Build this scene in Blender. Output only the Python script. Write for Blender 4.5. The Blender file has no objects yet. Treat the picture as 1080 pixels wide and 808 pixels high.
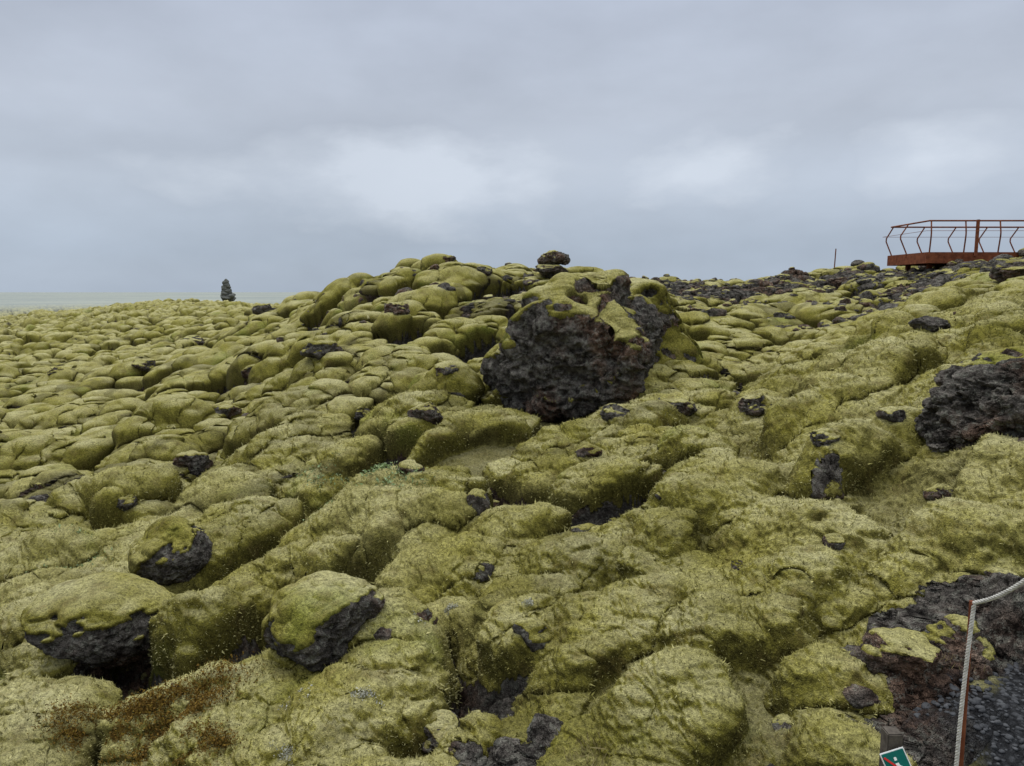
import bpy, bmesh, math, numpy as np
from mathutils import Vector, Matrix
rng=np.random.default_rng(7)
F=785.0; TH=math.radians(7.0); C,S=math.cos(TH),math.sin(TH)
def ray(px,py):
    u=(px-540)/F; v=(404-py)/F
    Y=C+v*S; Z=-S+v*C
    return u/Y, Z/Y          # X and Z per metre of forward distance
def P(px,py,d):
    a,b=ray(px,py); return np.array([a*d,d,b*d])
def sst(a,b,x):
    t=np.clip((x-a)/(b-a),0,1); return t*t*(3-2*t)
# ---------- noise ----------
T=rng.random((256,256,4)); T3=rng.random((64,64,64))
def vn(x,y,k=0):
    ix=np.floor(x).astype(np.int64); iy=np.floor(y).astype(np.int64)
    fx=x-ix; fy=y-iy; fx=fx*fx*fx*(fx*(fx*6-15)+10); fy=fy*fy*fy*(fy*(fy*6-15)+10)
    t=T[:,:,k%4]; a=ix&255; b=iy&255; a1=(ix+1)&255; b1=(iy+1)&255
    return (t[a,b]*(1-fx)+t[a1,b]*fx)*(1-fy)+(t[a,b1]*(1-fx)+t[a1,b1]*fx)*fy
def fbm(x,y,o=4,k=0,g=.5):
    s=0;a=1;n=0
    for i in range(o):
        s=s+a*(vn(x+i*17.3,y+i*9.1,k+i)-.5); n+=a; a*=g
        x,y=(x*.8-y*.6)*2.03,(x*.6+y*.8)*2.03
    return s/n*2
def billow(x,y,s,k=0,soft=.004):
    n=fbm(x/s,y/s,2,k,.45); return np.sqrt(n*n+soft)
def vn3(p):
    i=np.floor(p).astype(np.int64); f=p-i; f=f*f*(3-2*f); i0=i&63; i1=(i+1)&63
    r=0
    for dx in (0,1):
        for dy in (0,1):
            for dz in (0,1):
                w=(f[:,0] if dx else 1-f[:,0])*(f[:,1] if dy else 1-f[:,1])*(f[:,2] if dz else 1-f[:,2])
                r=r+w*T3[(i1 if dx else i0)[:,0],(i1 if dy else i0)[:,1],(i1 if dz else i0)[:,2]]
    return r
def fbm3(p,o=4,g=.5):
    s=0;a=1;n=0
    for i in range(o):
        s=s+a*(vn3(p+i*13.7)-.5); n+=a;a*=g; p=p*2.07
    return s/n*2
def lumps(x,y,cell,k,an=1.0,rot=0.0,warp=.35,rmin=.5,rmax=1.0,ex=.55,soft=None):
    c,s=math.cos(rot),math.sin(rot)
    X=(x*c+y*s)/an/cell; Y=(-x*s+y*c)/cell
    wx=fbm(X*1.1+k*31,Y*1.1,3,k); wy=fbm(X*1.1,Y*1.1+k*57+9,3,k+1)
    X=X+wx*warp; Y=Y+wy*warp
    ix=np.floor(X).astype(np.int64); iy=np.floor(Y).astype(np.int64)
    m1=np.full(x.shape,.0); m2=np.zeros(x.shape)
    for i in (-1,0,1):
        for j in (-1,0,1):
            t=T[(ix+i+k*37)&255,(iy+j+k*91)&255]
            cx=ix+i+.05+.9*t[...,0]; cy=iy+j+.05+.9*t[...,1]
            rad=rmin+(rmax-rmin)*t[...,2]**1.3
            d2=((X-cx)**2+(Y-cy)**2)/rad**2
            e=(.35+.65*t[...,3])*(.4+.6*rad)*np.maximum(0,1-d2)**ex
            m2=np.maximum(m2,np.minimum(m1,e)); m1=np.maximum(m1,e)
    d=m1-m2
    if soft is not None: m1=.5*(m1+m2+np.sqrt(d*d+soft*soft))-soft*.25
    return m1, d
# ---------- base relief ----------
cols={
 -260:[(808,4.6),(700,6.5),(600,9),(500,15),(420,26),(375,46),(340,120)],
 0:[(808,4.2),(700,6),(600,8.5),(500,14),(420,25),(375,45),(340,110)],
 200:[(808,4.0),(700,5.5),(600,7.5),(500,11.5),(420,20),(365,38),(323,80)],
 300:[(808,3.9),(700,5.2),(600,6.9),(500,10),(420,16),(355,26),(326,34)],
 400:[(808,3.7),(700,4.9),(600,6.4),(500,9),(420,13),(354,18),(314,22),(294,24)],
 470:[(420,12),(350,17.5),(307,21.5),(285,23.7)],
 540:[(808,3.4),(700,4.5),(600,6.0),(500,8.2),(430,11.5),(350,17),(305,21),(285,23.5)],
 630:[(808,3.2),(700,4.2),(600,5.4),(500,7.5),(430,11),(380,14.5),(325,18.5),(292,22)],
 700:[(808,3.1),(700,4.0),(600,5.1),(500,7),(420,10.5),(380,14),(310,24),(303,28)],
 770:[(700,3.85),(600,4.9),(500,6.5),(420,9.5),(385,13),(322,23),(300,30)],
 850:[(808,2.9),(700,3.7),(600,4.6),(500,6),(420,8),(378,10),(362,15),(332,21),(296,32)],
 930:[(700,3.65),(600,4.5),(500,5.6),(420,7.3),(348,11),(325,19),(289,26)],
 1000:[(808,2.9),(760,3.1),(700,3.6),(600,4.3),(500,5.2),(400,7),(348,9.5),(318,12.5),(302,15),(286,22)],
 1080:[(808,2.9),(760,3.1),(700,3.55),(600,4.15),(500,4.9),(400,6.4),(335,9),(306,12),(283,19)],
 1300:[(760,3.0),(600,3.9),(400,6.0),(305,10),(270,19)],
}
pts=[]
for px,l in cols.items():
    for py,d in l: pts.append(P(px,py,d))
for px,d,z in [(-260,400,-3.4),(0,400,-3.4),(200,110,-1.6),(200,400,-3.4),(300,48,-1.2),(300,110,-2.6),(400,30,.2),(400,50,-1.3),(400,110,-3),
   (540,30,.5),(540,50,-1.2),(540,110,-3),(630,32,-.2),(700,42,-.6),(700,110,-3),(850,42,.0),(850,110,-3),(930,36,.1),(1000,34,.1),(1000,110,-2.5),
   (1300,36,.3),(1300,110,-2.5),(1300,400,-3.4),(540,400,-3.4),(1000,400,-3.4),(900,400,-3.4),
   (540,3000,-3.4),(0,3000,-3.4),(1080,3000,-3.4),(0,1.5,-2.4),(540,1.5,-2.1),(1080,1.5,-2.0),(1300,1.5,-2)]:
    a,_=ray(px,330); pts.append(np.array([a*d,d,z]))
pts=np.array(pts)
def feat(x,y):
    az=np.clip(np.arctan2(x,y),-.85,.85); return az*1.6, np.log(np.hypot(x,y)+1e-6)
fa,fl=feat(pts[:,0],pts[:,1]); n=len(pts); CC=.12
K=np.sqrt((fa[:,None]-fa)**2+(fl[:,None]-fl)**2+CC*CC)-CC
A=np.zeros((n+1,n+1)); A[:n,:n]=-K; A[:n,n]=1; A[n,:n]=1
w=np.linalg.solve(A+np.diag([1e-3]*n+[0]),np.append(pts[:,2],0))
def base(x,y):
    a,l=feat(x,y); l=np.clip(l,.2,8.2); r=np.full(x.shape,w[n])
    for i in range(n): r=r-w[i]*(np.sqrt((a-fa[i])**2+(l-fl[i])**2+CC*CC)-CC)
    az=np.abs(np.arctan2(x,y)); b=sst(1.0,1.9,az)
    return r*(1-b)-2.8*b
def hit0(px,py,fn):
    d=np.exp(np.linspace(math.log(1.6),math.log(300),2500)); a,b=ray(px,py)
    h=fn(a*d,d); i=np.argmax(b*d<=h); 
    if b*d[i]>h[i]: i=len(d)-1
    return np.array([a*d[i],d[i],h[i]])
MOUNDS=[]
for px,py,rx,ry,h,rot in [
  (215,665,.5,.42,.40,0),(385,560,1.0,.7,.42,.25),(200,600,.35,.35,.25,0),
  (250,570,.75,.5,.35,.5),(455,610,.45,.4,.30,0),(60,745,.7,.45,.20,0),(260,740,.5,.28,.20,0),(430,525,1.0,.7,.32,.3),
  (50,590,.55,.45,.40,0),(905,485,.5,.38,.38,.3),(760,520,.6,.45,.24,.9),(640,660,.42,.5,.26,-.7),(760,660,.45,.35,.20,-.6),
  (560,670,.32,.28,.24,0),(880,710,.36,.24,.15,0),(700,390,1.4,1.2,.35,0),(900,405,1.2,.6,.3,.7),(1010,355,1.6,.8,.25,.7),
  (180,470,1.0,.8,.7,0),(110,540,.8,.6,.55,0),(30,500,.9,.7,.6,0),(300,450,1.0,.8,.55,0),(410,720,.42,.26,.2,0),
  (1040,570,.4,.32,.2,0),(20,660,.45,.45,.3,0),(540,560,.5,.4,.30,.6),(980,590,.36,.28,.15,.5),(690,570,.45,.32,.20,.9),(170,755,.5,.3,.18,0)]:
    q=hit0(px,py,base); MOUNDS.append((q[0],q[1],rx,ry,h,rot))
pathc=P(1060,770,3.0)
EXW=[]; BARE=[]
for px,d,rr,am in [(740,26,3.0,.9),(820,27,3.5,1.0),(690,25,2.2,.8),(890,26,3.0,1.0),(960,23,2.2,.9),(1010,20,2.2,.8),(1060,17,2.2,.8),(1000,14,1.2,.4)]:
    q=P(px,300,d); BARE.append((q[0],q[1],rr,am))
def pathmask(x,y): return sst(1.0,.78,np.hypot((x-pathc[0]-.72)/1.15,(y-pathc[1]+.12)/.85)+fbm(x*3,y*3,2)*.16)
def height(x,y,full=False):
    r=np.hypot(x,y); az=np.arctan2(x,y)
    z=base(x,y)
    right=sst(-.6,.7,x-(y-4)*.5)*sst(24,15,y)*sst(.0,.5,y)
    leftf=sst(8,15,r)*sst(.02,-.22,az)
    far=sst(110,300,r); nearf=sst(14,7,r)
    l0,c0_=lumps(x,y,3.3,7,1.2,.4,.5,.4,.8)
    l1,c1=lumps(x,y,1.30,1,1.12,.2,.42,.38,.78,.55,.03+.20*nearf)
    l2,c2=lumps(x,y,.60,2,1.10,.5,.4,.42,.85,.65,.10+.20*nearf)
    la,ca=lumps(x,y,.80,5,1.35,.95,.5,.42,.95,.8,.36)
    bl=billow(x,y,1.25,1,.035)
    w0=.36*leftf*sst(60,30,r)+.3*(1-leftf)*sst(9,16,r)*(1-right); w1=(.62+.42*leftf)*(1-.92*right); w2=(.36+.06*leftf)*(1-right)*sst(-.6,.1,fbm(x*.25,y*.25,2,3)); wa=.42*right
    md=np.zeros(x.shape); mm=np.zeros(x.shape); mc=np.zeros(x.shape)
    wx=fbm(x*1.4,y*1.4,3,1)*.36; wy=fbm(x*1.4+40,y*1.4,3,2)*.36
    for cx,cy,rx,ry,h,rot in MOUNDS:
        c,s=math.cos(rot),math.sin(rot); X=(x-cx+wx*rx*1.5); Y=(y-cy+wy*ry*1.5)
        d2=((X*c+Y*s)/rx)**2+((-X*s+Y*c)/ry)**2
        e=h*np.maximum(0,1-d2)**.75
        md=.5*(md+e+np.sqrt((md-e)**2+np.minimum(md,e)*.05)); mm=np.maximum(mm,sst(1.1,.5,d2)); mc=np.maximum(mc,sst(.12,0,abs(d2-1.05)))
    bare=np.zeros(x.shape)
    for (cx,cy,rr,am) in BARE: bare=np.maximum(bare,am*sst(1.2,.3,np.hypot(x-cx,y-cy)/rr+wx*.6))
    supp=(1-.66*mm)*(1-.65*bare)
    gate=sst(.02,.30,l1)*(1-right)+right*sst(.0,.2,la)
    gate=gate*(1-mm)+mm
    gap=(1-sst(.05,.27,l1+l0*.08))*(1-right)*(1-mm)*sst(-.6,-.1,fbm(x*.4+9,y*.4,2,1)+leftf*.4)
    hl=(w0*(l0-.3)+w1*(l1-.33)+w2*(l2-.3)*gate+wa*(la-.38))*supp
    hl=hl+(bl-.22)*.34*(1-.2*right)*(1-.4*mm)*gate-.30*gap*sst(3,7,r)
    hl=hl+fbm(x*4.3+3,y*4.3,2,2,.4)*.055*sst(26,10,r)*gate
    hl=(hl+md-.05)*(1-.9*far)
    rough=(fbm(x*2.2,y*2.2,2,3)*(.07+.07*right)+fbm(x*.35,y*.35,3,1)*.3*(1-.5*right)*sst(5,12,r))*(1-.8*far)
    path=pathmask(x,y)
    hl=(hl+rough)*(1-path)
    z=z+hl-.02*path
    if not full: return z
    low=np.maximum(gap,sst(.10,.01,la)*right*supp)
    nz=fbm(x*1.3,y*1.3,4,2); nz2=fbm(x*6,y*6,3,1)
    crest=sst(14,22,y)*sst(-.32,-.2,az)*sst(60,30,r)
    crs=np.maximum(sst(.09,0,c1)*sst(.65,.3,l1)*(1-right),0)*supp*(1-.7*nearf)
    ex=np.maximum(low*1.15,crs*.75)*.95+mc*.12+nz2*.22+nz*.30+crest*.10-.11+bare
    for (cx,cy,rr,am) in EXW:
        ex=ex+am*sst(1.2,.3,np.hypot(x-cx,y-cy)/rr+nz2*.3)
    ro=sst(.42,.60,ex)*(1-far)
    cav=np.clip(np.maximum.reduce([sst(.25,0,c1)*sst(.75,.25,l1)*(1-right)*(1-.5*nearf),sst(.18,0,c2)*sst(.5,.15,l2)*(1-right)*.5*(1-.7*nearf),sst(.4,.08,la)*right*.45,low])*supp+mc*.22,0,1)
    lump=np.clip(sst(.05,.35,np.maximum(l1*(1-right),la*right)),0,1)*(1-mm)+mm*sst(.02,.15,md)*.9
    return z,1-ro,path,far,np.clip(lump,0,1),cav,right
for px,py,rr,am in [(520,805,.42,.7),(850,595,.18,.5),(875,510,.16,.8),(90,690,.25,.6),(960,700,.42,.8),(1060,660,.5,.9),(990,670,.35,.8),(1000,745,.3,.7),(940,770,.25,.4),
   (510,615,.16,.7),(800,380,1.3,.5),(740,400,1.0,.5),(900,745,.2,.4),(620,350,2.2,.5),(480,775,.15,.4),(1000,460,.3,.4),(350,700,.22,.4),(470,430,.6,.5),(530,520,.3,.5),(780,470,.25,.5),(640,540,.16,.5)]:
    q=hit0(px,py,base); EXW.append((q[0],q[1],rr,am))
def hit(px,py): return hit0(px,py,height)
SURF={}
def grid_obj(name,mat):
    fine=np.linspace(-.68,.68,1200)
    cl=np.concatenate([np.linspace(-math.pi,-.69,100),fine,np.linspace(.69,math.pi,100)])
    lr=np.concatenate([np.linspace(math.log(.6),math.log(2.4),40,endpoint=False),np.linspace(math.log(2.4),math.log(45),1080,endpoint=False),np.linspace(math.log(45),math.log(125),330,endpoint=False),np.linspace(math.log(125),math.log(4500),110)])
    R,Az=np.meshgrid(np.exp(lr),cl,indexing='ij')
    x=R*np.sin(Az); y=R*np.cos(Az)
    z,moss,path,far,lump,cav,right=height(x,y,True)
    nr,na=x.shape
    rk=(1-moss)*((.25-np.abs(fbm(x*5,y*5,5,3,.62)))*.32-.05)*sst(60,25,R)*(1-path)
    z=z+rk+path*fbm(x*25,y*25,3,2)*.008
    Pm=np.stack([x,y,z],-1)
    def nrm(Pm):
        du=np.gradient(Pm,axis=1); dr=np.gradient(Pm,axis=0)
        N=np.cross(du,dr); N/=np.linalg.norm(N,axis=-1,keepdims=True)+1e-12
        N[N[...,2]<0]*=-1
        return N
    N=nrm(Pm)
    amt=(.09+.17*sst(7,16,R)*(1-.5*right))*lump*(1-path)*sst(90,45,R)*sst(2.,3.,R)
    Pm[...,0]+=N[...,0]*amt; Pm[...,1]+=N[...,1]*amt
    patch=sst(-.3,.3,fbm(x*.9,y*.9,3,0))
    mic=(fbm(x*8,y*8+z*7,3,1,.6)*(.016+.026*patch)+fbm(x*24+z*20,y*24,2,2,.6)*.015)*sst(34,12,R)*(1-path)*moss
    Pm+=N*mic[...,None]
    SURF.update(P=Pm,N=N,R=R,A=Az,moss=moss*(1-path),cav=cav)
    me=bpy.data.meshes.new(name); nv=nr*na
    me.vertices.add(nv); me.vertices.foreach_set('co',Pm.reshape(-1).astype(np.float32))
    idx=np.arange(nv).reshape(nr,na)
    q=np.stack([idx[:-1,:-1],idx[:-1,1:],idx[1:,1:],idx[1:,:-1]],-1).reshape(-1,4)[:,::-1]
    me.loops.add(q.size); me.loops.foreach_set('vertex_index',q.reshape(-1).astype(np.int32))
    me.polygons.add(len(q)); me.polygons.foreach_set('loop_start',np.arange(0,q.size,4,dtype=np.int32))
    me.update(calc_edges=True)
    me.polygons.foreach_set('use_smooth',np.ones(len(q),bool))
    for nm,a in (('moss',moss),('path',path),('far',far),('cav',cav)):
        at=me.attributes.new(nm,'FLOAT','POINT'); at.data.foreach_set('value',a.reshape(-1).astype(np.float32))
    me.materials.append(mat)
    o=bpy.data.objects.new(name,me); bpy.context.collection.objects.link(o); return o
# ---------- materials ----------
def newmat(name):
    m=bpy.data.materials.new(name); m.use_nodes=True; nt=m.node_tree; nt.nodes.clear()
    out=nt.nodes.new('ShaderNodeOutputMaterial'); b=nt.nodes.new('ShaderNodeBsdfPrincipled'); nt.links.new(b.outputs[0],out.inputs[0])
    b.inputs['Roughness'].default_value=.95; b.inputs['Specular IOR Level'].default_value=.12
    return m,nt,b
class NB:
    def __init__(s,nt): s.nt=nt; s.geo=nt.nodes.new('ShaderNodeNewGeometry') if nt.type=='SHADER' else None
    def l(s,a,b): s.nt.links.new(a,b)
    def noise(s,sc,det=4,ro=.55,vec=None):
        n_=s.nt.nodes.new('ShaderNodeTexNoise'); n_.inputs['Scale'].default_value=sc; n_.inputs['Detail'].default_value=det; n_.inputs['Roughness'].default_value=ro
        s.l(vec or s.geo.outputs['Position'],n_.inputs['Vector']); return n_.outputs['Fac']
    def vor(s,sc,out='Distance'):
        n_=s.nt.nodes.new('ShaderNodeTexVoronoi'); n_.inputs['Scale'].default_value=sc; s.l(s.geo.outputs['Position'],n_.inputs['Vector']); return n_.outputs[out]
    def ramp(s,f,st):
        n_=s.nt.nodes.new('ShaderNodeValToRGB'); e=n_.color_ramp.elements
        while len(e)<len(st): e.new(.5)
        for i,(p,c) in enumerate(st): e[i].position=p; e[i].color=(*c,1) if not isinstance(c,(int,float)) else (c,c,c,1)
        s.l(f,n_.inputs[0]); return n_.outputs[0]
    def mix(s,f,a,b,mode='MIX'):
        n_=s.nt.nodes.new('ShaderNodeMix'); n_.data_type='RGBA'; n_.blend_type=mode
        for v,i in ((f,0),(a,6),(b,7)):
            if isinstance(v,(int,float)): n_.inputs[i].default_value=v if i==0 else (v,v,v,1)
            elif isinstance(v,tuple): n_.inputs[i].default_value=(*v,1)
            else: s.l(v,n_.inputs[i])
        return n_.outputs[2]
    def math(s,op,a,b=0,clamp=False):
        n_=s.nt.nodes.new('ShaderNodeMath'); n_.operation=op; n_.use_clamp=clamp
        for v,i in ((a,0),(b,1)):
            if isinstance(v,(int,float)): n_.inputs[i].default_value=v
            else: s.l(v,n_.inputs[i])
        return n_.outputs[0]
    def attr(s,nm):
        n_=s.nt.nodes.new('ShaderNodeAttribute'); n_.attribute_name=nm; return n_.outputs['Fac']
    def bump(s,h,st,dist,nrm=None):
        n_=s.nt.nodes.new('ShaderNodeBump'); n_.inputs['Strength'].default_value=st; n_.inputs['Distance'].default_value=dist
        s.l(h,n_.inputs['Height']); 
        if nrm: s.l(nrm,n_.inputs['Normal'])
        return n_.outputs[0]
def mossbase(B):
    big=B.noise(.5,4,.65); mid=B.noise(2.4,4,.6)
    col=B.ramp(big,[(.36,(.190,.175,.030)),(.5,(.262,.238,.048)),(.64,(.335,.307,.108))])
    return B.mix(B.ramp(mid,[(.42,0),(.64,.9)]),col,B.mix(1,col,(.66,.65,.49),'MULTIPLY'))
def lava_moss(name):
    m,nt,b=newmat(name); B=NB(nt)
    fine=B.noise(36,4,.72); gr=B.noise(115,2,.65)
    col=mossbase(B)
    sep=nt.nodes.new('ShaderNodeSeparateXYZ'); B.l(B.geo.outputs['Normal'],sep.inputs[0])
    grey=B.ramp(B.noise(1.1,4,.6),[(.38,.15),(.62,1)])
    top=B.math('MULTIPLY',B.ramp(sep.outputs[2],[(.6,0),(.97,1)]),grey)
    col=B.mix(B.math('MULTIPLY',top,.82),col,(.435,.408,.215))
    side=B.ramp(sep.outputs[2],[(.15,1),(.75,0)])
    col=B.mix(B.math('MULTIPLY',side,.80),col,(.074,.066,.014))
    green=B.ramp(B.noise(.8,3),[(.60,0),(.70,1)])
    col=B.mix(B.math('MULTIPLY',green,.38),col,(.16,.20,.030))
    brown=B.ramp(B.noise(4.5,4,.75),[(.54,0),(.68,1)])
    col=B.mix(B.math('MULTIPLY',brown,.52),col,(.105,.076,.028))
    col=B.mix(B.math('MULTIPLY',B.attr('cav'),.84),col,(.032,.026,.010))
    col=B.mix(1,col,B.ramp(fine,[(.32,.40),(.5,.97),(.68,1.45)]),'MULTIPLY')
    col=B.mix(1,col,B.ramp(gr,[(.3,.64),(.7,1.32)]),'MULTIPLY')
    rn=B.noise(7,5,.78); rc=B.ramp(rn,[(.36,(.022,.019,.017)),(.5,(.10,.089,.079)),(.64,(.24,.22,.195))])
    rc=B.mix(B.ramp(B.noise(1.0,3,.6),[(.48,0),(.60,.9)]),rc,B.mix(1,rc,(1.15,.76,.58),'MULTIPLY'))
    lich=B.ramp(B.noise(13,4,.8),[(.52,0),(.60,1)])
    rc=B.mix(B.math('MULTIPLY',lich,.55),rc,(.28,.28,.235))
    mk=B.attr('moss'); edge=B.math('ADD',mk,B.math('MULTIPLY',B.math('SUBTRACT',B.noise(24,3,.75),.5),1.2)); mf=B.ramp(edge,[(.42,0),(.56,1)])
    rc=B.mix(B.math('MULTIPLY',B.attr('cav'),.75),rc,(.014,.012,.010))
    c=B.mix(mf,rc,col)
    gv=B.mix(1,B.ramp(B.vor(38,'Color'),[(0,(.018,.019,.022)),(1,(.075,.078,.085))]),B.ramp(B.vor(38),[(.0,1.1),(.6,.35)]),'MULTIPLY')
    c=B.mix(B.attr('path'),c,gv)
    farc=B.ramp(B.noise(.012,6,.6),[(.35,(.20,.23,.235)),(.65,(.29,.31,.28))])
    c=B.mix(B.math('MULTIPLY',B.attr('far'),.95),c,farc)  # paler, greyer far plain: distance haze mixed into the base colour
    B.l(c,b.inputs['Base Color'])
    h=B.math('ADD',fine,B.math('MULTIPLY',gr,.4))
    n1=B.bump(h,1.0,.030)
    hr=B.math('MULTIPLY',rn,B.math('SUBTRACT',1,mf))
    n2=B.bump(hr,1.0,.16,n1)
    B.l(n2,b.inputs['Normal'])
    return m
def simple(name,c1,c2,sc=20,rough=.8,metal=0,bump=.002):
    m,nt,b=newmat(name); B=NB(nt); nn=B.noise(sc,5,.65)
    B.l(B.ramp(nn,[(.3,c1),(.7,c2)]),b.inputs['Base Color']); b.inputs['Roughness'].default_value=rough; b.inputs['Metallic'].default_value=metal
    B.l(B.bump(nn,.6,bump),b.inputs['Normal']); return m
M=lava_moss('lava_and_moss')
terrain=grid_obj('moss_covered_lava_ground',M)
def mesh_from(name,v,f,mo,mat,smooth=True):
    me=bpy.data.meshes.new(name); me.vertices.add(len(v)); me.vertices.foreach_set('co',v.reshape(-1).astype(np.float32))
    k=f.shape[1]; me.loops.add(f.size); me.loops.foreach_set('vertex_index',f.reshape(-1).astype(np.int32))
    me.polygons.add(len(f)); me.polygons.foreach_set('loop_start',np.arange(0,f.size,k,dtype=np.int32)); me.update(calc_edges=True)
    if smooth: me.polygons.foreach_set('use_smooth',np.ones(len(f),bool))
    if mo is not None:
        at=me.attributes.new('moss','FLOAT','POINT'); at.data.foreach_set('value',mo.astype(np.float32))
    me.materials.append(mat); o=bpy.data.objects.new(name,me); bpy.context.collection.objects.link(o); return o
# short moss shoots, spread evenly by surface area
fm,fnt,fb=newmat('moss_shoots'); FB=NB(fnt); fc=mossbase(FB)
fc=FB.mix(FB.ramp(FB.noise(1.1,4,.6),[(.38,.1),(.62,.75)]),fc,(.435,.408,.21)); fc=FB.mix(1,fc,FB.ramp(FB.noise(60,2,.7),[(.3,.5),(.7,1.45)]),'MULTIPLY'); FB.l(fc,fb.inputs['Base Color'])
PM=SURF['P']; a0=PM[:-1,:-1]; e1=PM[:-1,1:]-a0; e2=PM[1:,:-1]-a0
area=np.linalg.norm(np.cross(e1,e2),axis=-1); RR=SURF['R'][:-1,:-1]
ok=(RR<12)&(RR>2.2)&(np.abs(SURF['A'][:-1,:-1])<.68)&(SURF['moss'][:-1,:-1]>.8)&(SURF['cav'][:-1,:-1]<.6)
pr=np.where(ok,area/RR**2,0).ravel(); pr/=pr.sum(); sel=rng.choice(len(pr),260000,p=pr)
uu=rng.random((len(sel),1)); vv=rng.random((len(sel),1))
p=a0.reshape(-1,3)[sel]+uu*e1.reshape(-1,3)[sel]+vv*e2.reshape(-1,3)[sel]; nn=SURF['N'][:-1,:-1].reshape(-1,3)[sel]; rr=RR.ravel()[sel]
g=rng.normal(size=p.shape); g-= (g*nn).sum(1,keepdims=True)*nn; g/=np.linalg.norm(g,axis=1,keepdims=True)
L_=(.003+.0012*rr)*np.exp(rng.normal(0,.35,len(p))); wd_=L_*.34
up=nn+rng.normal(size=p.shape)*.6
v=np.stack([p-g*wd_[:,None]-nn*.003,p+g*wd_[:,None]-nn*.003,p+up*L_[:,None]],1).reshape(-1,3)
mesh_from('moss_shoots',v,np.arange(len(v)).reshape(-1,3),None,fm,False)
# small plants growing on the moss
def plants(name,spots,cols_,blade=False,aspect=.45):
    m,nt,b=newmat(name); B_=NB(nt); B_.l(B_.ramp(B_.noise(45,2,.6),[(.32,cols_[0]),(.5,cols_[1]),(.68,cols_[2])]),b.inputs['Base Color'])
    V=[]
    for px,py,rx,ry,n_,sz,hh in spots:
        q=hit(px,py); k=9; ccx=rng.normal(size=(k,2))*.5
        ci=rng.integers(0,k,n_); ox=(ccx[ci,0]+rng.normal(size=n_)*.25)*rx; oy=(ccx[ci,1]+rng.normal(size=n_)*.25)*ry
        X=q[0]+ox; Y=q[1]+oy; Z=height(X,Y)+rng.random(n_)*hh+.015
        c=np.stack([X,Y,Z],1); d=rng.normal(size=(n_,3)); 
        if blade: d=d*.35+np.array([0,0,1])
        d/=np.linalg.norm(d,axis=1,keepdims=True); e_=np.cross(d,rng.normal(size=(n_,3))); e_/=np.linalg.norm(e_,axis=1,keepdims=True)
        L=(sz*np.exp(rng.normal(0,.3,n_)))[:,None]
        V.append(np.stack([c-d*L*.5,c+e_*L*aspect*.5,c+d*L*.5,c-e_*L*aspect*.5],1).reshape(-1,3))
    V=np.concatenate(V); return mesh_from(name,V,np.arange(len(V)).reshape(-1,4),None,m,False)
plants('dwarf_willow_plants',[(350,505,.4,.3,300,.035,.06),(395,500,.5,.3,380,.035,.06),(425,500,.3,.25,200,.03,.05),(75,592,.5,.3,400,.03,.05)],[(.10,.15,.05),(.20,.27,.12),(.34,.40,.26)])
plants('brown_heather_patch',[(165,770,.5,.26,14000,.016,.08),(115,775,.25,.2,6000,.014,.07),(200,790,.2,.12,4000,.014,.07)],[(.05,.034,.009),(.14,.08,.016),(.20,.14,.022)])
plants('dry_grass',[(618,800,.12,.06,110,.07,.02),(660,790,.1,.06,60,.06,.02),(1000,700,.12,.08,70,.06,.02)],[(.13,.10,.04),(.24,.20,.09),(.32,.28,.14)],True,.05)
plants('pale_lichen_tufts',[(448,660,.09,.07,700,.012,.03),(318,742,.08,.05,500,.012,.03),(385,738,.06,.04,350,.012,.03),(300,800,.07,.04,500,.012,.03),(120,800,.07,.04,500,.012,.03),(475,645,.05,.04,300,.012,.02),(560,640,.04,.03,200,.012,.02)],[(.18,.18,.14),(.36,.36,.30),(.52,.52,.46)])
# ---------- rocks ----------
def ico(sub):
    bm=bmesh.new(); bmesh.ops.create_icosphere(bm,subdivisions=sub,radius=1)
    v=np.array([p.co[:] for p in bm.verts]); f=np.array([[q.index for q in t.verts] for t in bm.faces]); bm.free(); return v,f
ICO={k:ico(k) for k in (2,3,4,5,6,7)}
def vnorm(v,f):
    fn=np.cross(v[f[:,1]]-v[f[:,0]],v[f[:,2]]-v[f[:,0]]); N=np.zeros_like(v)
    for k in range(3): np.add.at(N,f[:,k],fn)
    return N/(np.linalg.norm(N,axis=1,keepdims=True)+1e-12)
def rock(seed,sub,scale,mossdir=(0,0,1),moss=.0,rot=0,cuts=12,rough=1.0,planes=None,cap=.05):
    g=np.random.default_rng(seed); v,f=ICO[sub]; v=v.copy()
    pl=[]
    for i in range(cuts):
        nn=g.normal(size=3); nn/=np.linalg.norm(nn); pl.append((nn,g.uniform(.58,.9)))
    if planes: pl+= [(np.array(a)/np.linalg.norm(a),o) for a,o in planes]
    for nn,o in pl:
        d=v@nn; m=d>o; v[m]-=nn*((d[m]-o)*.9)[:,None]
    N=vnorm(v,f); p=v+seed*3.1
    lowf=fbm3(p*1.6,3)*.20
    v=v+N*(lowf*rough)[:,None]; N=vnorm(v,f)
    md=np.array(mossdir,float); md/=np.linalg.norm(md)
    mo=sst(.66-moss,.86-moss,N@md+fbm3(p*2.2,4)*.5) if moss>0 else np.zeros(len(v))
    dsp=(.3-np.abs(fbm3(p*3.2,4,.6)))*.22+(.25-np.abs(fbm3(p*8,4,.65)))*.09
    v=v+N*(dsp*rough*(1-.85*mo)+mo*(cap+.02+fbm3(p*5,2)*.02))[:,None]
    v=v*np.array(scale)
    c,s=math.cos(rot),math.sin(rot); v=v@np.array([[c,s,0],[-s,c,0],[0,0,1]])
    return v,f,mo
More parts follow.
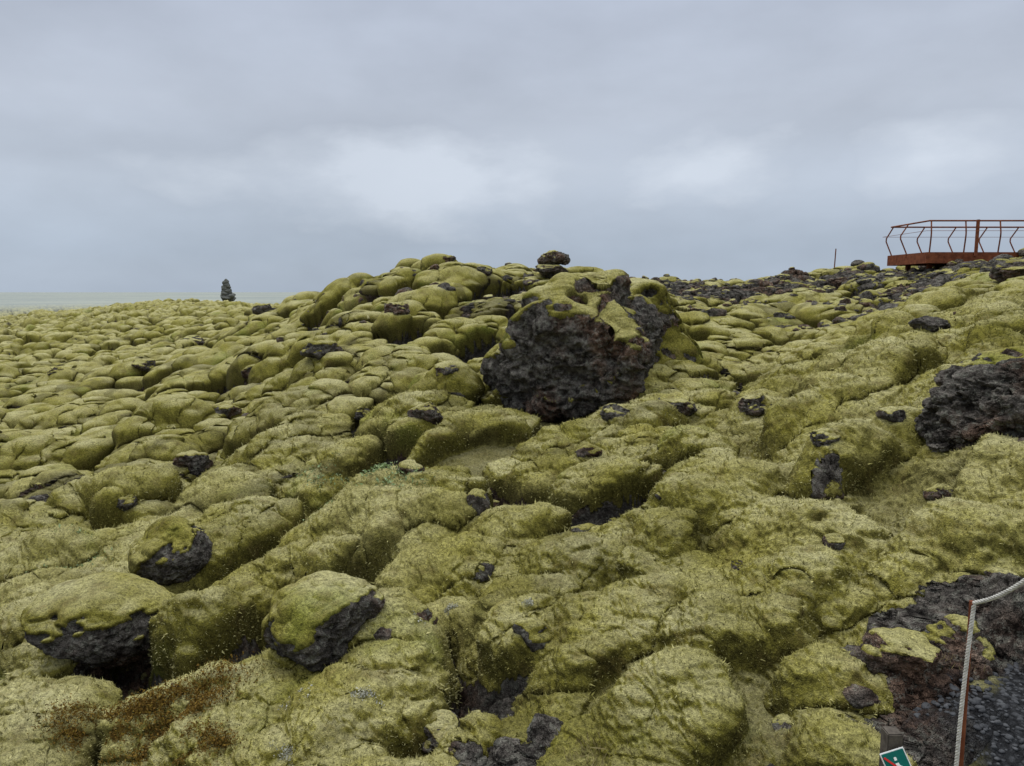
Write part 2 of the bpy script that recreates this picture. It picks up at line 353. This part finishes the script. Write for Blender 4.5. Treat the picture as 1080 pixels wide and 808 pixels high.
def put_rock(name,px,py,scale,seed,sub=5,dz=0.0,d=None,**k):
    q=hit(px,py) if d is None else P(px,py,d)
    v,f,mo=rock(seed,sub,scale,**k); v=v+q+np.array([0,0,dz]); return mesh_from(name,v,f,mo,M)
put_rock('lava_boulder',612,366,(1.48,1.25,1.30),11,7,d=12.0,mossdir=(-.25,.1,1),moss=.27,cuts=9,planes=[((-.35,-1,.15),.66),((-1,-.1,.1),.88),((.8,-.3,.6),.74),((0,0,1),.80)],cap=.05,rough=1.25)
put_rock('lava_boulder',684,368,(1.05,1.1,1.10),23,6,d=13.0,mossdir=(.4,-.2,1),moss=.32,cuts=8,planes=[((1,0,.6),.6)],rough=1.2)
put_rock('lava_boulder',1066,438,(.68,.5,.44),31,7,d=5.75,mossdir=(-.2,0,1),moss=.0,cuts=12,rough=1.35)
put_rock('lava_boulder',1088,408,(.6,.5,.34),32,6,d=6.1,moss=.1,cuts=12,rough=1.35)
put_rock('moss_capped_rock',347,682,(.40,.36,.30),41,6,dz=.17,mossdir=(-.5,-.0,.9),moss=.42,cuts=7,rough=1.1,cap=.09)
put_rock('moss_capped_rock',180,598,(.38,.34,.30),42,6,dz=.16,mossdir=(-.6,0,.8),moss=.5,cuts=7,rough=.9,cap=.10)
put_rock('moss_capped_rock',112,684,(.56,.5,.36),43,6,dz=.20,mossdir=(-.1,.1,1),moss=.46,cuts=5,rough=.9,cap=.10)
put_rock('lava_rock',583,286,(.70,.5,.26),54,5,d=22.6,moss=.2,rough=1.3,rot=1)
put_rock('lava_rock',580,275,(.34,.30,.30),57,5,d=22.5,moss=.1,rough=1.6,rot=2)
put_rock('lava_rock',592,273,(.24,.22,.20),59,5,d=22.4,moss=.0,rough=1.6,rot=3)
for (px,py,sx,sz,seed,ms) in [(503,540,.14,.17,51,.1),(205,495,.38,.25,52,.1),(232,440,.4,.24,54,.3),(150,388,.5,.28,55,.3),
    (205,365,.7,.4,56,.25),(340,376,.45,.28,57,.25),(470,395,.22,.14,58,.1),(650,440,.22,.14,59,.1),(800,432,.22,.14,60,.3),
    (980,345,.2,.1,62,0),(405,672,.08,.05,63,0),(575,778,.13,.1,64,0),(540,800,.12,.08,65,0),(905,742,.10,.06,66,0),(1068,675,.25,.26,67,.0),
    (565,672,.15,.11,69,.4),(130,535,.2,.14,71,.3),(450,440,.28,.18,72,.2),(870,468,.16,.1,73,.4),(715,432,.3,.16,84,.2),
    (955,700,.2,.12,74,.2),(1010,690,.18,.15,75,.1),(460,775,.16,.08,76,.2),(100,712,.07,.07,79,0),(445,655,.12,.08,86,.2),
    (1078,292,.6,.25,80,.1),(1000,292,.4,.2,81,.1),(990,525,.11,.08,83,.4),(60,395,.35,.2,87,.3),(280,330,.5,.3,88,.1),(880,575,.09,.06,89,.3),
    (620,480,.15,.1,91,.3),(270,400,.35,.22,92,.3),(420,330,.35,.22,93,.1),(510,290,.3,.2,94,.1),(470,278,.35,.2,95,.1),
    (780,600,.07,.05,96,.3),(700,530,.08,.06,97,.3),(940,440,.12,.08,99,.2),(380,440,.22,.15,102,.2)]:
    put_rock('lava_rock',px,py,(sx,sx*.85,sz),seed,5 if sx>.15 else 4,dz=sz*.25,moss=ms,rot=seed,rough=1.3)
cairn_m=simple('cairn_stone',(.07,.075,.07),(.16,.165,.15),6,.95,0,.05)  # stone colour paled to stand in for haze at that distance
cv=[];cf=[];o_=0
q=P(239,311,88)
for i in range(70):
    t=i/69; v,f,mo=rock(200+i,3,(.62*(1-.55*t)*rng.uniform(.75,1),)*2+(.26,),rot=i)
    v=v+q+np.array([rng.normal()*.25*(1-.8*t),rng.normal()*.25*(1-t),-.6+t*2.2]); cv.append(v);cf.append(f+o_);o_+=len(v)
mesh_from('stone_cairn',np.concatenate(cv),np.concatenate(cf),None,cairn_m)
def scatter(name,places,sub,mossy=.15):
    V=[];Fc=[];Mo=[];o=0; protos=[rock(300+i,sub,(1,1,.75),moss=mossy if i%3 else .0,cuts=10,rough=1.2) for i in range(14)]
    for (x,y,z,s) in places:
        v,f,mo=protos[rng.integers(14)]; a=rng.uniform(0,6.28);c,sn=math.cos(a),math.sin(a)
        w_=(v*np.array([s*rng.uniform(.7,1.3),s*rng.uniform(.7,1.2),s*rng.uniform(.6,1.1)]))@np.array([[c,sn,0],[-sn,c,0],[0,0,1]])+np.array([x,y,z+s*.1])
        V.append(w_);Fc.append(f+o);Mo.append(mo);o+=len(v)
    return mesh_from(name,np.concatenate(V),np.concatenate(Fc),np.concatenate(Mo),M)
def cand(nn,r0,r1,a0=-.68,a1=.68):
    r=np.exp(rng.uniform(math.log(r0),math.log(r1),nn)); a=rng.uniform(a0,a1,nn); return r*np.sin(a),r*np.cos(a)
x,y=cand(24000,2.6,60); z,mo,pa,fa_,lu,ca_,ri=height(x,y,True); r=np.hypot(x,y)
k=(rng.random(len(x))<(1-mo)*.09*(.4+.6*sst(4,9,r))+.0022)&(pa<.1); x,y,z,r=x[k],y[k],z[k],r[k]
s=np.clip(.009*r**.85,.015,.20)*np.exp(rng.normal(0,.5,len(x)))
x2,y2=cand(3000,19,34,-.30,.62); z2=height(x2,y2); s2=.105*np.exp(rng.normal(0,.5,len(x2)))
k2=(z2>base(x2,y2)-.25)&(rng.random(len(x2))<np.where(np.arctan2(x2,y2)>.15,.85,.25))
pl=list(zip(np.append(x,x2[k2]),np.append(y,y2[k2]),np.append(z,z2[k2]),np.append(s,s2[k2])))
scatter('lava_rubble',pl,3)
gx=pathc[0]+.72+rng.uniform(-1.2,1.2,7000); gy=pathc[1]-.12+rng.uniform(-.95,.95,7000); zz=height(gx,gy); k=pathmask(gx,gy)>.4
gm=simple('dark_gravel',(.02,.021,.024),(.085,.088,.095),25,.95,0,.01)
go=scatter('gravel',list(zip(gx[k],gy[k],zz[k],np.full(k.sum(),.010)*np.exp(rng.normal(0,.35,k.sum())))),2,0)
go.data.materials[0]=gm
# ---------- helpers for built things ----------
def tube(name,pts_,rad,mat,parent=None,res=8):
    cu=bpy.data.curves.new(name,'CURVE'); cu.dimensions='3D'; cu.bevel_depth=rad; cu.bevel_resolution=res//2; cu.use_fill_caps=True
    sp=cu.splines.new('POLY'); sp.points.add(len(pts_)-1)
    for i,p in enumerate(pts_): sp.points[i].co=(*p,1)
    o=bpy.data.objects.new(name,cu); bpy.context.collection.objects.link(o)
    dg=bpy.context.evaluated_depsgraph_get(); me=bpy.data.meshes.new_from_object(o.evaluated_get(dg)); bpy.data.objects.remove(o)
    o=bpy.data.objects.new(name,me); bpy.context.collection.objects.link(o); me.materials.clear(); me.materials.append(mat)
    if parent: o.parent=parent
    return o
def box(name,c,s,mat,parent=None,bev=.003,rot=None):
    bm=bmesh.new(); bmesh.ops.create_cube(bm,size=1); bmesh.ops.scale(bm,vec=s,verts=bm.verts)
    bmesh.ops.bevel(bm,geom=bm.edges[:],offset=bev,segments=2,affect='EDGES')
    me=bpy.data.meshes.new(name); bm.to_mesh(me); bm.free(); me.materials.append(mat)
    o=bpy.data.objects.new(name,me); bpy.context.collection.objects.link(o); o.location=c
    if rot: o.rotation_euler=rot
    if parent: o.parent=parent
    return o
def empty(name,loc=(0,0,0)):
    e=bpy.data.objects.new(name,None); bpy.context.collection.objects.link(e); return e
rust=simple('rusted_steel',(.085,.026,.014),(.22,.075,.036),9,.85,0)
vp=empty('viewing_platform')
c0=P(935,266,22); zt=c0[2]; x0=c0[0]+1.15; y0=22.0; L=8.0; D=2.2
fz=.32
box('front_beam',(x0+L/2,y0,zt-fz/2),(L,.08,fz),rust,vp)
box('back_beam',(x0+L/2,y0+D,zt-fz/2),(L,.08,fz),rust,vp)
box('end_beam',(x0+.041,y0+D/2,zt-fz/2),(.08,D-.084,fz),rust,vp)
box('deck',(x0+L/2,y0+D/2,zt-.03),(L-.17,D-.09,.05),rust,vp)
for ex in (.4,3.0,5.6): 
    for ey in (.5,1.7): box('leg',(x0+ex,y0+ey,zt-.95),(.12,.12,1.3),rust,vp)
def post(px_,py_,ox,oy):
    pts_=[(px_,py_,zt-.1),(px_,py_,zt+.02),(px_+ox*.2,py_+oy*.2,zt+.45),(px_+ox*.2,py_+oy*.2,zt+.55),(px_-ox*.02,py_-oy*.02,zt+.90)]
    tube('railing_post',pts_,.020,rust,vp)
xs=np.arange(0.1,L,1.0)
for X in xs:
    post(x0+X,y0,-.45,-1); post(x0+X,y0+D,-.45,1)
for Y in (D*.5,): post(x0,y0+Y,-1,0)
tube('top_rail',[(x0+L,y0,zt+.9),(x0+.05,y0,zt+.9),(x0+.05,y0+D,zt+.9),(x0+L,y0+D,zt+.9)],.024,rust,vp)
tube('lower_rail',[(x0+L,y0-.18,zt+.60),(x0-.12,y0-.18,zt+.60),(x0-.12,y0+D+.18,zt+.60),(x0+L,y0+D+.18,zt+.60)],.006,rust,vp)
box('support_post',(x0+1.4,y0-.09,zt+.4),(.07,.07,1.05),rust,vp)
q=P(880,279,30); tube('marker_stick',[q-np.array([0,0,.4]),q+np.array([.03,0,.62])],.022,rust)
rf=empty('rope_fence'); rope=simple('rope_white',(.30,.29,.27),(.56,.55,.52),60,.9,0,.004)
pt=P(1025,634,2.6); gz=float(height(np.array([pt[0]]),np.array([pt[1]]))[0])
tube('steel_post',[(pt[0]+.012,pt[1],gz-.1),(pt[0],pt[1],pt[2])],.0085,rust,rf)
tube('post_hook',[(pt[0],pt[1],pt[2]-.02),(pt[0]-.006,pt[1]-.014,pt[2]-.004),(pt[0]+.012,pt[1]-.014,pt[2]+.006)],.004,rust,rf)
def ropes(name,pts_,r=.0075):
    pts_=np.array(pts_); seg=np.linspace(0,len(pts_)-1,260); 
    ctr=np.stack([np.interp(seg,np.arange(len(pts_)),pts_[:,i]) for i in range(3)],1)
    tng=np.gradient(ctr,axis=0); tng/=np.linalg.norm(tng,axis=1,keepdims=True)
    a=np.cross(tng,np.array([.3,1,.2])); a/=np.linalg.norm(a,axis=1,keepdims=True); b_=np.cross(tng,a)
    ln=np.concatenate([[0],np.cumsum(np.linalg.norm(np.diff(ctr,axis=0),axis=1))])
    for s_ in range(3):
        ph=ln/.035*6.283+s_*2.094
        tube(name,ctr+(a*np.cos(ph)[:,None]+b_*np.sin(ph)[:,None])*r*.5,r*.55,rope,rf,6)
e=P(1110,588,2.35); t=np.linspace(0,1,12)
A0=pt+np.array([0,-.014,0])
ropes('rope_strand',[A0*(1-s_)+e*s_-np.array([0,0,.03*4*s_*(1-s_)]) for s_ in t])
bt=np.array([pt[0]-.022,pt[1]-.03,gz+.02])
ropes('rope_strand',[A0*(1-s_)+bt*s_+np.array([-.012*math.sin(s_*3.1),0,0]) for s_ in t])
sg=empty('no_walking_sign'); wood=simple('weathered_wood',(.035,.03,.026),(.11,.095,.08),30,.9,0,.004)
green=simple('sign_green',(.004,.10,.085),(.006,.13,.11),20,.5); white=simple('sign_white',(.62,.62,.62),(.76,.76,.76),20,.5); red=simple('sign_red',(.5,.02,.02),(.6,.03,.03),20,.5)
sp=P(941,770,2.5); g2=float(height(np.array([sp[0]]),np.array([2.5]))[0])
box('post',(sp[0],2.5,(sp[2]+g2-.1)/2),(.055,.055,sp[2]-g2+.1),wood,sg,.004)
pl_=empty('plate'); pl_.parent=sg; cc=P(948,810,2.43); pl_.location=cc; pl_.rotation_euler=(math.radians(-20),math.radians(-22),math.radians(-4))
W,H=.085,.12
box('sign_back',(0,0,0),(W,.005,H),white,pl_,.0015); box('sign_face',(0,-.0035,0),(W-.008,.003,H-.008),green,pl_,.001)
def lbar(nm,a,b,w_,m,yy): 
    dx,dz=b[0]-a[0],b[1]-a[1]; ln=math.hypot(dx,dz); box(nm,((a[0]+b[0])/2,yy,(a[1]+b[1])/2),(w_,.0018,ln),m,pl_,.0005,(0,math.atan2(dx,dz),0))
lbar('walker_body',(.0,.018),(.002,-.012),.012,white,-.0062); lbar('walker_leg',(.001,-.012),(-.014,-.042),.007,white,-.0064); lbar('walker_leg',(.001,-.012),(.015,-.04),.007,white,-.0066)
lbar('walker_arm',(0,.014),(-.016,-.006),.005,white,-.0068); lbar('walker_arm',(0,.014),(.016,-.002),.005,white,-.007); lbar('walker_head',(-.004,.032),(.005,.032),.011,white,-.0062)
lbar('prohibition_bar',(-.034,.046),(.034,-.046),.007,red,-.0085)
# ---------- camera, light, sky ----------
cam=bpy.data.cameras.new('camera'); co=bpy.data.objects.new('camera',cam); bpy.context.collection.objects.link(co)
cam.sensor_width=36; cam.lens=F/1080*36; cam.clip_end=10000; cam.clip_start=.05; co.rotation_euler=(math.radians(90)-TH,0,0); bpy.context.scene.camera=co
sl=bpy.data.lights.new('sun','SUN'); sl.energy=1.45; sl.angle=math.radians(22); sl.color=(1,.97,.92); so=bpy.data.objects.new('sun',sl); bpy.context.collection.objects.link(so)
el=math.radians(58); az=math.radians(-45)
dirv=Vector((math.sin(az)*math.cos(el),math.cos(az)*math.cos(el),math.sin(el))); so.rotation_euler=dirv.to_track_quat('Z','Y').to_euler()
wd=bpy.data.worlds.new('World'); bpy.context.scene.world=wd; wd.use_nodes=True; nt=wd.node_tree; nt.nodes.clear()
out=nt.nodes.new('ShaderNodeOutputWorld'); bg=nt.nodes.new('ShaderNodeBackground'); nt.links.new(bg.outputs[0],out.inputs[0])
B=NB(nt); tc=nt.nodes.new('ShaderNodeTexCoord'); G=tc.outputs['Generated']
sky=nt.nodes.new('ShaderNodeTexSky'); sky.sky_type='NISHITA'; sky.sun_disc=False; sky.sun_elevation=el; sky.sun_rotation=az
sx=nt.nodes.new('ShaderNodeSeparateXYZ'); nt.links.new(G,sx.inputs[0])
grad=B.ramp(sx.outputs[2],[(0,(.38,.45,.55)),(.05,(.40,.47,.575)),(.13,(.49,.55,.645)),(.22,(.50,.55,.64)),(.36,(.46,.51,.61)),(.7,(1.1,1.15,1.18)),(1,(2.25,2.27,2.25))])
def mapped(s,l=(0,0,0)):
    m_=nt.nodes.new('ShaderNodeMapping'); m_.inputs['Scale'].default_value=s; m_.inputs['Location'].default_value=l; nt.links.new(G,m_.inputs[0]); return m_.outputs[0]
cl=B.noise(1.6,4,.5,mapped((1,1,2.6),(3.1,0,1))); cl2=B.noise(4,6,.55,mapped((1,1,2.2),(7,2,0)))
f1=B.ramp(cl,[(.3,.87),(.5,1.0),(.7,1.10)]); f2=B.ramp(cl2,[(.3,.91),(.7,1.08)])
c=B.mix(1,grad,f1,'MULTIPLY'); c=B.mix(1,c,f2,'MULTIPLY')
def blob(px,py,wx,wz,am,c):
    a,b_=ray(px,py); v=np.array([a,1,b_]); v/=np.linalg.norm(v)
    sc=nt.nodes.new('ShaderNodeMapping'); sc.inputs['Scale'].default_value=(1/wx,1/wx,1/wz); sc.inputs['Location'].default_value=(-v[0]/wx,-v[1]/wx,-v[2]/wz); nt.links.new(G,sc.inputs[0])
    ln=nt.nodes.new('ShaderNodeVectorMath'); ln.operation='LENGTH'; nt.links.new(sc.outputs[0],ln.inputs[0])
    d_=B.math('ADD',ln.outputs['Value'],B.math('MULTIPLY',B.math('SUBTRACT',cl2,.5),4.6))
    e_=B.ramp(d_,[(0,1),(.45,.5),(1,0)])
    return B.mix(B.math('MULTIPLY',e_,am),c,(.68,.74,.83))
c=blob(430,196,.25,.06,.6,c); c=blob(740,180,.13,.045,.65,c); c=blob(975,170,.09,.035,.75,c); c=blob(600,175,.25,.055,.35,c)
sk=nt.nodes.new('ShaderNodeMix'); sk.data_type='RGBA'; sk.blend_type='ADD'; sk.inputs[0].default_value=.006; nt.links.new(c,sk.inputs[6]); nt.links.new(sky.outputs[0],sk.inputs[7])
nt.links.new(sk.outputs[2],bg.inputs[0]); bg.inputs[1].default_value=1.0
sc=bpy.context.scene; sc.view_settings.view_transform='Standard'; sc.view_settings.look='None'; sc.view_settings.exposure=0
